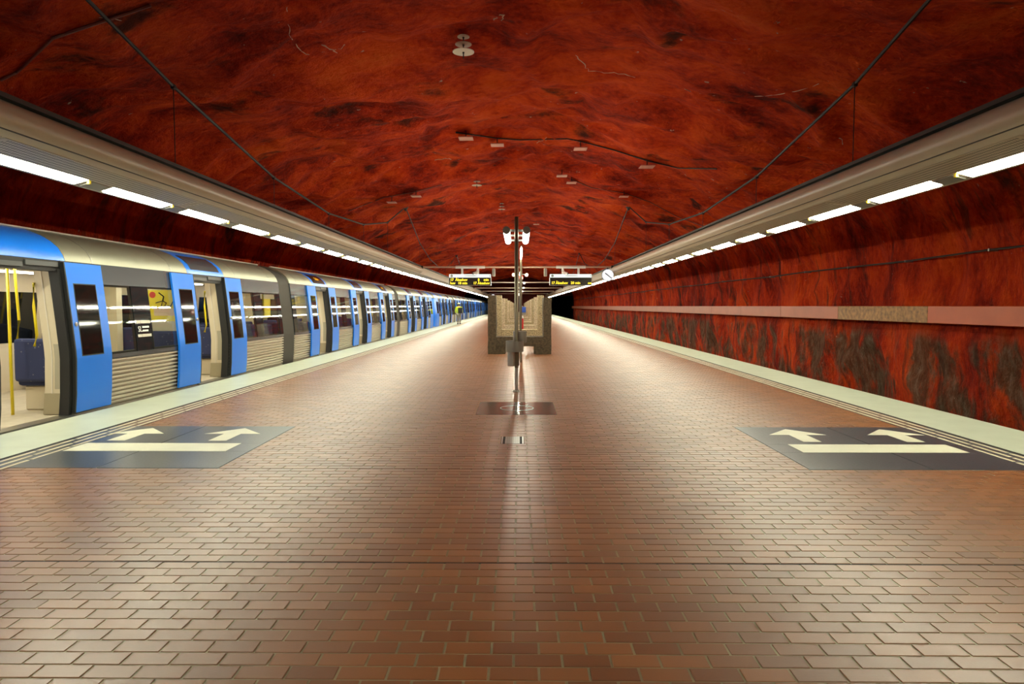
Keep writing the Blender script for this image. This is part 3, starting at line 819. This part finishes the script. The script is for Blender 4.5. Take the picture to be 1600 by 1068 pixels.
# row of lamps along the platform centre, carried by slim posts
t = thing('lamp_row', 'white lamp rail carried on slim posts along the platform centre above the granite seats', 'light rail', (.05, 15, 0))
ob('tray', MB().bbox(-.012, .012, 0, 72, 2.80, 2.825, .004), 'offwhite', t)
tm = MB().tube([(0, -.62, 0), (0, .62, 0)], .022, 10).mesh('row_lamp', M['tube'])
for i in range(50): link('row_lamp', tm, t, (0, .8 + 1.43 * i, 2.765))
for yy in (3.2, 16., 29.3, 42.5, 55.7, 68.8):
    ob('post', MB().lathe([(.03, 0), (.03, 2.78)], (0, yy, 0), 10), 'bronze', t)
for i, (yy, xx) in enumerate(((13.0, .26), (13.0, -.28), (23, .24), (33, .27), (44, .25))):
    s = 1 if xx > 0 else -1
    h = ob('spot_lamp', MB().tube([(xx, yy, 2.78), (xx, yy + .32, 2.78)], .07, 12), 'white', t)
    ob('spot_arm', MB().bbox(min(0, xx), max(0, xx), yy + .1, yy + .14, 2.79, 2.82, .005), 'greysteel', h)
def round_sign(label, y, z, r, ring):
    s = thing('round_sign', label, 'sign', (.08, y, z))
    ob('panel', MB().tube([(0, 0, 0), (0, .03, 0)], r, 24), 'white', s)
    k = 24; vs = [(rr * math.cos(2 * math.pi * j / k), -.003, rr * math.sin(2 * math.pi * j / k)) for rr in (r * .7, r) for j in range(k)]
    ob('rim', MB().add(vs, [(j, (j + 1) % k, k + (j + 1) % k, k + j) for j in range(k)]), ring, s)
    ob('bracket', MB().bbox(-.012, .012, .005, .025, r * .9, 2.785 - z, .004), 'greysteel', s)
round_sign('small round white sign with red rim hung from the lamp rail', 26.0, 2.57, .085, 'redprint')
round_sign('small round white sign with grey rim hung from the lamp rail', 62.0, 2.55, .17, 'greysteel')

# ------------------------------------------------------------------ granite seats
def rough_block(x0, x1, y0, y1, z0, z1, seed, amp=.02, nx=3, ny=4, nz=8):
    bm = bmesh.new(); bmesh.ops.create_cube(bm, size=1)
    for ax, k in ((0, nx), (1, ny), (2, nz)):
        for q in range(1, k):
            co = Vector((0, 0, 0)); co[ax] = q / k - .5; no = Vector((0, 0, 0)); no[ax] = 1
            bmesh.ops.bisect_plane(bm, geom=list(bm.verts) + list(bm.edges) + list(bm.faces), plane_co=co, plane_no=no)
    mb = MB(); bm.verts.index_update()
    for v in bm.verts:
        p = Vector(((x0 + x1) / 2 + v.co.x * (x1 - x0), (y0 + y1) / 2 + v.co.y * (y1 - y0), (z0 + z1) / 2 + v.co.z * (z1 - z0)))
        q = p * 3 + Vector((seed * 7.3, seed * 3.1, 0))
        d = Vector((noise.noise(q), noise.noise(q + Vector((5, 0, 0))), noise.noise(q + Vector((0, 5, 0))))) * amp
        if z0 == 0 and v.co.z < -.49: d.z = 0
        mb.v.append(tuple(p + d))
    mb.f = [tuple(v.index for v in f.verts) for f in bm.faces]; mb.sm = [False] * len(mb.f); bm.free(); return mb
def granite_seat(seed, mat, h):
    t = thing('granite_seat', '', 'seat', (.02, 0, 0))
    for s in (-1, 1):
        xs = sorted((s * .74, s * .99))
        ob('side_slab', rough_block(*xs, 0, .85, .0, h + .04 * s * (seed - 1), seed + s), mat, t)
        xs = sorted((s * .45, s * .735)); ob('foot_block', rough_block(*xs, .02, .8, 0, .24, seed + 2 * s, .012, 2, 2, 2), mat, t)
    ob('seat_slab', rough_block(-.735, .735, .0, .82, .245, .54, seed + 5, .012, 6, 3, 2), mat, t)
    return t
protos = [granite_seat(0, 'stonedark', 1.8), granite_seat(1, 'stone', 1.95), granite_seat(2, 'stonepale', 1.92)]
ords = ['', 'second', 'third', 'fourth', 'fifth', 'sixth', 'seventh', 'eighth', 'ninth', 'tenth', 'eleventh', 'twelfth', 'thirteenth', 'fourteenth', 'fifteenth']
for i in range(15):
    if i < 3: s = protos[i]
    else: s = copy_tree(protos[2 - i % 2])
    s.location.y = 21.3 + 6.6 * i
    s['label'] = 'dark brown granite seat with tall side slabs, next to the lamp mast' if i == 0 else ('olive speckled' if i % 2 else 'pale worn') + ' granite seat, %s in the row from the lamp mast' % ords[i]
    s['group'] = 'granite seats in a row along the platform centre'

# ------------------------------------------------------------------ cross pipes, displays, clocks
for i, yy in enumerate((33., 54.3, 71., 86., 103.)):
    t = thing('cross_pipe', 'slim pinkish pipe spanning between the light troughs, ' + ('carrying the departure displays' if i == 0 else ords[i] + ' beyond the departure displays'), 'pipe', (0, yy, 3.38), 'cross pipes between the light troughs')
    ob('pipe', MB().tube([(-4.68, 0, 0), (4.5, 0, 0)], .045, 10), pbr('rose pipe', (.55, .36, .28), .5) if i == 0 else 'offwhite', t)
    ob('pipe_clamp', MB().bbox(-4.72, -4.62, -.07, .07, -.07, .07, .01).bbox(4.42, 4.55, -.07, .07, -.07, .07, .01), 'darkmetal', t)
def display(x, label, rows, cam_dx):
    t = thing('departure_display', label, 'display', (x, 33., 2.56))
    w = 1.0
    ob('carrier_sleeve', MB().tube([(-.7, 0, .82), (.72, 0, .82)], .07, 12), 'white', t)
    for hx in (-.38, .38): ob('hanger', MB().bbox(hx - .05, hx + .05, -.05, .05, .47, .78, .01), 'white', t)
    hb = ob('header', MB().bbox(-w, w, -.13, .13, .31, .47, .012), 'lightbox', t)
    ob('emblem', MB().tube([(-w + .12, -.134, .39), (-w + .12, -.13, .39)], .06, 16), 'green', hb)
    ob('emblem_ring', MB().tube([(-w + .12, -.138, .39), (-w + .12, -.134, .39)], .03, 12), 'white', hb)
    ob('header_mark', MB().box(w - .06, w - .035, -.136, -.13, .35, .43), 'ink', hb)
    ob('header_print', MB().box(-.28, .34, -.134, -.131, .375, .395).box(-.2, .25, -.134, -.131, .40, .412), pbr('faint grey print', (.3, .3, .3), .6), hb)
    ob('body', MB().bbox(-w, w, -.12, .12, -.06, .31, .01), 'display', t)
    ob('frame', MB().box(-w - .015, -w + .012, -.13, .13, -.07, .31).box(w - .012, w + .015, -.13, .13, -.07, .31).box(-w, w, -.13, .13, -.075, -.055), 'greysteel', t)
    for s_, xx, zz in rows:
        ob('led_text', facing_minus_y(text_mb(s_, .165, .006), xx, -.126, zz), 'led', t)
display(-2.36, 'double-line amber departure display near the train', [('17', -.95, .15), ('Åkeshov', -.7, .15), ('8', .38, .15), ('min', .66, .15), ('hov', -.95, -.01), ('18 min', -.58, -.01), ('17 Åkeshov', .16, -.01)], 0)
display(2.48, 'single-line amber departure display near the empty track', [('17 Åkeshov', -.93, 0), ('20 min', .0, 0), ('oo', .82, 0)], 0)
for s, x in ((-1, -1.22), (1, 1.27)):
    t = thing('speaker_box', 'narrow grey box hung from the pipe beside the ' + ('double' if s < 0 else 'single') + '-line departure display', 'loudspeaker', (x, 33., 2.93))
    ob('case', MB().bbox(-.075, .075, -.06, .06, 0, .38, .012), 'enamel', t); ob('stem', MB().bbox(-.02, .02, -.02, .02, .38, .41, .004), 'greysteel', t)
    ob('grille', MB().box(-.055, .055, -.064, -.06, .03, .35), 'greysteel', t)
for nm, x, aim in (('train', -2.05, -1), ('empty track', 2.17, 1)):
    t = thing('camera_unit', 'small white surveillance camera on the pipe above the display near the ' + nm, 'camera', (x, 32.75, 3.08))
    ob('body', MB().tube([(-.12 * aim, 0, .06), (.14 * aim, -.08, -.03)], .055, 12), 'white', t)
    ob('lens', MB().tube([(.135 * aim, -.078, -.028), (.165 * aim, -.088, -.038)], .05, 12), 'black', t)
    ob('mount', MB().tube([(0, .02, .02), (-.05 * aim, .15, .2), (-.05 * aim, .22, .3)], .018, 8), 'white', t)
def clock(label, x, y, z, r, arm):
    t = thing('platform_clock', label, 'clock', (x, y, z))
    ob('case', MB().tube([(0, -.06, 0), (0, .06, 0)], r, 32), 'black', t)
    f = ob('face', MB().tube([(0, -.065, 0), (0, -.061, 0)], r * .95, 32), emis('lit clock face', (1, .98, .98), .47), t)
    mb = MB()
    for k in range(12):
        a = k * math.pi / 6; d = Vector((math.sin(a), 0, math.cos(a))); mb.tube([d * r * .8 + Vector((0, -.068, 0)), d * r * .89 + Vector((0, -.068, 0))], .005, 4)
    ob('hour_marks', mb, 'ink', f)
    def hand(ang, L, w):
        d = Vector((math.sin(R(ang)), 0, math.cos(R(ang)))); return MB().tube([-d * .05 + Vector((0, -.07, 0)), d * L + Vector((0, -.07, 0))], w, 4)
    ob('minute_hand', hand(129, r * .83, .018), 'ink', f); ob('hour_hand', hand(308, r * .55, .022), 'ink', f)
    ob('arm', MB().tube([(0, 0, r * .9), (0, 0, arm)], .025, 8), 'darkmetal', t)
clock('round white platform clock hung below the pipe end near the empty track', 4.22, 32.7, 2.97, .29, .36)
clock('small round white clock hung from a far pipe near the train', -3.9, 102.9, 3.0, .29, .36)

# ------------------------------------------------------------------ cable duct and pipe on the right wall
t = thing('wall_duct', 'long rose and orange box duct along the rock wall', 'duct', (9.2, 2.5, 1.12))
y = 2.5; i = 0; L = 4.33
while y < 117:
    mat = 'beam_orange' if y + L < 15.8 else ('beam_patch' if y < 16 else 'beam_pink')
    ob('duct_panel', MB().bbox(0, .32, y - 2.5 + .004, y - 2.5 + L - .004, 0, .38, .008), mat, t)
    xw = max(wall_x(y + .5, 1.2), 9.6)
    ob('duct_bracket', MB().bbox(.28, xw - 9.2 + .05, y - 2.5 + .4, y - 2.5 + .48, .02, .1, .006), 'darkmetal', t)
    y += L
t = thing('wall_pipe', 'thin dark conduit running high along the rock wall', 'pipe', (9.4, 2, 2.62))
pts = []; yy = 0
while yy < 116: pts.append((min(wall_x(2 + yy, 2.62) - 9.4 - .05, .3) * .5, yy, .02 * math.sin(yy * .7))); yy += 3
ob('pipe', MB().tube(pts, .022, 8), 'darkmetal', t)
for k in range(0, len(pts), 1):
    x, yy, z = pts[k]
    ob('clip', MB().bbox(x - .02, wall_x(2 + yy, 2.62) - 9.4 + .04, yy - .02, yy + .02, z - .03, z + .03, .005), 'greysteel', t)

# ------------------------------------------------------------------ ceiling fittings
def disc_lamp(px, py, discs, label):
    c = ceil_px(px, py); d = thing('disc_fitting', label, 'ceiling fitting', (c.x, c.y, c.z - .05))
    z = 0
    ob('rod', MB().tube([(0, 0, .12), (0, 0, -.16 * len(discs) + .06)], .012, 6), 'darkmetal', d)
    for k, r in enumerate(discs):
        zz = -.02 - .14 * k
        o = ob('disc', MB().lathe([(r, 0), (r, .012), (r * .9, .02)], (0, 0, zz), 28), 'offwhite', d)
        ob('hub', MB().lathe([(.02, -.02), (.02, .0)], (0, 0, zz), 10), 'darkmetal', o)
disc_lamp(724, 52, (.115, .155, .205), 'stack of three pale round discs hanging from the red ceiling')
disc_lamp(745, 281, (.13, .19), 'pair of pale round discs hanging below the ceiling conduit')
disc_lamp(784, 316, (.1, .13, .17), 'stack of three small pale discs hanging above the lamp mast')
def conduit(pxs, r, mat, label, off=.03):
    pts = []
    for (x0, y0), (x1, y1) in zip(pxs, pxs[1:]):
        for q in range(5):
            c = ceil_px(x0 + (x1 - x0) * q / 5, y0 + (y1 - y0) * q / 5)
            if c: pts.append(c + Vector((0, 0, -off)))
    c = ceil_px(*pxs[-1])
    if c: pts.append(c + Vector((0, 0, -off)))
    b = pts[0].copy(); o = ob('conduit', MB().tube([p - b for p in pts], r, 6), mat, None, b)
    return tag(o, label, 'conduit')
conduit([(712, 205), (775, 214), (812, 217), (886, 215), (907, 219), (960, 233), (1010, 249), (1060, 261), (1120, 262)], .02, 'cable', 'dark sagging conduit with pink plates across the red ceiling')
conduit([(893, 279), (925, 292), (975, 300), (1015, 314), (1060, 338), (1098, 352)], .018, 'redcable', 'red brown conduit crossing the ceiling to the trough by the empty track')
conduit([(545, 328), (600, 307), (650, 298), (690, 287)], .018, 'redcable', 'red brown conduit crossing the ceiling above the departure display near the train')
conduit([(0, 122), (25, 110), (35, 102), (82, 56), (150, 33), (235, 5)], .022, 'redcable', 'grey red conduit bent over the ceiling beside the light trough above the train')
pls = [(728, 204, 22), (777, 215, 20), (907, 221, 20), (1011, 249, 22), (878, 265, 16), (893, 276, 15), (975, 298, 14), (650, 297, 15), (612, 307, 14), (838, 344, 9)]
for i, (px, py, w) in enumerate(pls):
    c = ceil_px(px, py); d = c.y; s = w / F * d
    t = thing('ceiling_plate', 'small square pink plate ' + ('on the dark sagging ceiling conduit' if i < 4 else 'on the conduit leading to the empty track trough' if i < 7 else 'on the conduit above the display near the train' if i < 9 else 'close above the lamp mast'), 'plate', (c.x, c.y, c.z - .22), 'square pink plates under the ceiling')
    ob('panel', MB().bbox(-s / 2, s / 2, -s / 2, s / 2, -.02, .01, .006), 'pinkplate', t)
    ob('stem', MB().tube([(0, 0, 0), (0, 0, .3)], .014, 6), 'cable', t)
def lime(pxs, w):
    pts = []
    for (x0, y0), (x1, y1) in zip(pxs, pxs[1:]):
        for q in range(4): pts.append(ceil_px(x0 + (x1 - x0) * q / 4 + random.uniform(-2, 2), y0 + (y1 - y0) * q / 4 + random.uniform(-1.2, 1.2)))
    rs = [w * random.uniform(.3, 1) for _ in pts]
    ob('lime_streak', MB().tube([p + Vector((0, 0, .002)) for p in pts], rs, 5), 'lime', ceiling)
lime([(898, 85), (912, 100), (920, 110), (945, 113), (975, 115), (1000, 122)], .014)
lime([(1070, 140), (1110, 150), (1135, 150)], .01); lime([(1180, 150), (1215, 147), (1250, 142), (1290, 126)], .013)
lime([(504, 71), (520, 78), (530, 77), (540, 68)], .016); lime([(520, 78), (532, 85)], .012)
lime([(447, 10), (450, 30), (453, 55), (470, 80), (488, 88)], .01)
lime([(680, 249), (700, 247), (706, 249)], .02); lime([(838, 222), (848, 220), (856, 214)], .016)
lime([(770, 30), (780, 24), (788, 22), (782, 36)], .02); lime([(810, 350), (880, 380), (905, 395)], .012)
lime([(155, 28), (180, 30), (195, 32)], .008); lime([(1313, 215), (1318, 228)], .014)

# ------------------------------------------------------------------ things among the seats
t = thing('fire_post', 'red cylindrical post with white cap between the granite seats', 'post', (.13, 31.9, 0))
ob('body', MB().lathe([(.08, 0), (.08, .9), (.075, .93)], n=20), 'redpaint', t)
ob('cap', MB().lathe([(.07, .93), (.072, 1.0), (.05, 1.05)], n=20), 'white', t)
t = thing('cleaning_cart', 'blue tub cart with grey base far along the row of granite seats', 'cart', (.5, 77.2, 0))
ob('tub', MB().bbox(-.4, .4, -.3, .3, .78, 1.42, .05, 2), 'bluebox', t); ob('frame', MB().bbox(-.36, .36, -.26, .26, .14, .78, .03), 'greysteel', t)
ob('lid_items', MB().bbox(-.25, -.05, -.1, .1, 1.42, 1.52, .02), 'white', t)
for a, b in ((-.3, -.2), (.3, -.2), (-.3, .2), (.3, .2)): ob('wheel', MB().tube([(a - .02, b, .07), (a + .02, b, .07)], .07, 14), 'black', t)

# ------------------------------------------------------------------ person walking away along the train
def skin(vs, es, rs, sub=2):
    me = bpy.data.meshes.new('k'); me.from_pydata(vs, es, [])
    o = bpy.data.objects.new('k', me); COL.objects.link(o)
    md = o.modifiers.new('s', 'SKIN'); md.use_smooth_shade = True
    for i, r in enumerate(rs): me.skin_vertices[0].data[i].radius = (r, r) if not isinstance(r, tuple) else r
    me.skin_vertices[0].data[0].use_root = True
    o.modifiers.new('u', 'SUBSURF').levels = sub
    bpy.context.view_layer.update()
    m2 = bpy.data.meshes.new_from_object(o.evaluated_get(bpy.context.evaluated_depsgraph_get()))
    bpy.data.objects.remove(o); bpy.data.meshes.remove(me); return m2
def sk(name, vs, es, rs, mat, parent):
    me = skin(vs, es, rs); me.materials.clear(); me.materials.append(M[mat]); me.name = name
    for p in me.polygons: p.use_smooth = True
    return link(name, me, parent)
P = thing('person', 'person in yellow high-visibility jacket walking away beside the train', 'person', (-4.98, 56.5, 0))
J = [(0, 0, .93), (0, .01, 1.1), (0, .02, 1.3), (0, .02, 1.44), (0, .03, 1.52), (0, .05, 1.6), (0, .05, 1.7),
     (-.1, 0, .88), (-.1, .14, .5), (-.1, .1, .1), (-.1, .24, .05), (.1, 0, .88), (.11, .02, .49), (.11, -.2, .13), (.11, -.1, .05),
     (-.19, .02, 1.4), (-.25, -.05, 1.14), (-.25, .03, .9), (-.25, .05, .82), (.19, .02, 1.4), (.25, .0, 1.14), (.26, .1, .92), (.26, .13, .84)]
E = [(0, 1), (1, 2), (2, 3), (3, 4), (4, 5), (5, 6), (0, 7), (7, 8), (8, 9), (9, 10), (0, 11), (11, 12), (12, 13), (13, 14), (3, 15), (15, 16), (16, 17), (17, 18), (3, 19), (19, 20), (20, 21), (21, 22)]
Rr = [.14, .13, .15, .12, .055, .09, .085, .085, .06, .04, .035, .085, .06, .04, .035, .06, .045, .032, .028, .06, .045, .032, .028]
for hnd, (hx, hy, hz) in ((18, J[18]), (22, J[22])):
    s = -1 if hx < 0 else 1
    for q in range(4):
        a = len(J); o_ = (q - 1.5) * .018
        J += [(hx, hy + o_, hz - .05), (hx - s * .015, hy + o_ + .005, hz - .085 + abs(q - 1.4) * .006)]; Rr += [.009, .008]; E += [(hnd, a), (a, a + 1)]
    a = len(J); J += [(hx - s * .01, hy + .04, hz - .02), (hx - s * .02, hy + .05, hz - .05)]; Rr += [.01, .009]; E += [(hnd, a), (a, a + 1)]
sk('body', J, E, Rr, 'skin', P)
sk('jacket', [(0, 0, .84), (0, .01, 1.1), (0, .02, 1.32), (0, .02, 1.45), (-.2, .02, 1.4), (-.26, -.05, 1.14), (-.26, .03, .93), (.2, .02, 1.4), (.26, 0, 1.14), (.27, .1, .95)],
   [(0, 1), (1, 2), (2, 3), (3, 4), (4, 5), (5, 6), (3, 7), (7, 8), (8, 9)], [(.21, .17), .19, .2, .13, .09, .075, .06, .09, .075, .06], 'hivis', P)
sk('trousers', [(0, 0, .92), (-.1, 0, .84), (-.1, .14, .5), (-.1, .11, .13), (.1, 0, .84), (.11, .02, .49), (.11, -.19, .16)], [(0, 1), (1, 2), (2, 3), (0, 4), (4, 5), (5, 6)], [.17, .12, .09, .075, .12, .09, .075], 'trouser', P)
for x, y, z in ((-.1, .16, 0), (.11, -.13, .02)):
    ob('shoe', MB().bbox(x - .055, x + .055, y - .14, y + .14, z, z + .11, .035, 2), 'shoe', P)
hr = MB().lathe([(.03, 1.53), (.1, 1.58), (.115, 1.66), (.1, 1.7)], (0, .04, 0), 16); ob('hair', hr, 'hair', P)
ob('cap', MB().lathe([(.122, 1.67), (.12, 1.71), (.09, 1.755), (.03, 1.775)], (0, .045, 0), 16), 'cap', P)
ob('nose', MB().bbox(-.015, .015, .13, .165, 1.6, 1.64, .008), 'skin', P)
B = thing('backpack', 'black backpack on the back of the person in the yellow jacket', 'backpack', (-4.86, 56.28, .98))
ob('bag', MB().bbox(-.17, .19, -.14, .1, -.06, .4, .06, 3), 'pack', B); ob('pocket', MB().bbox(-.1, .12, -.19, -.12, -.02, .2, .03, 2), 'pack', B)
ob('strap', MB().tube([(.08, .0, .38), (.08, .18, .5), (.1, .38, .42)], .02, 6), 'pack', B)
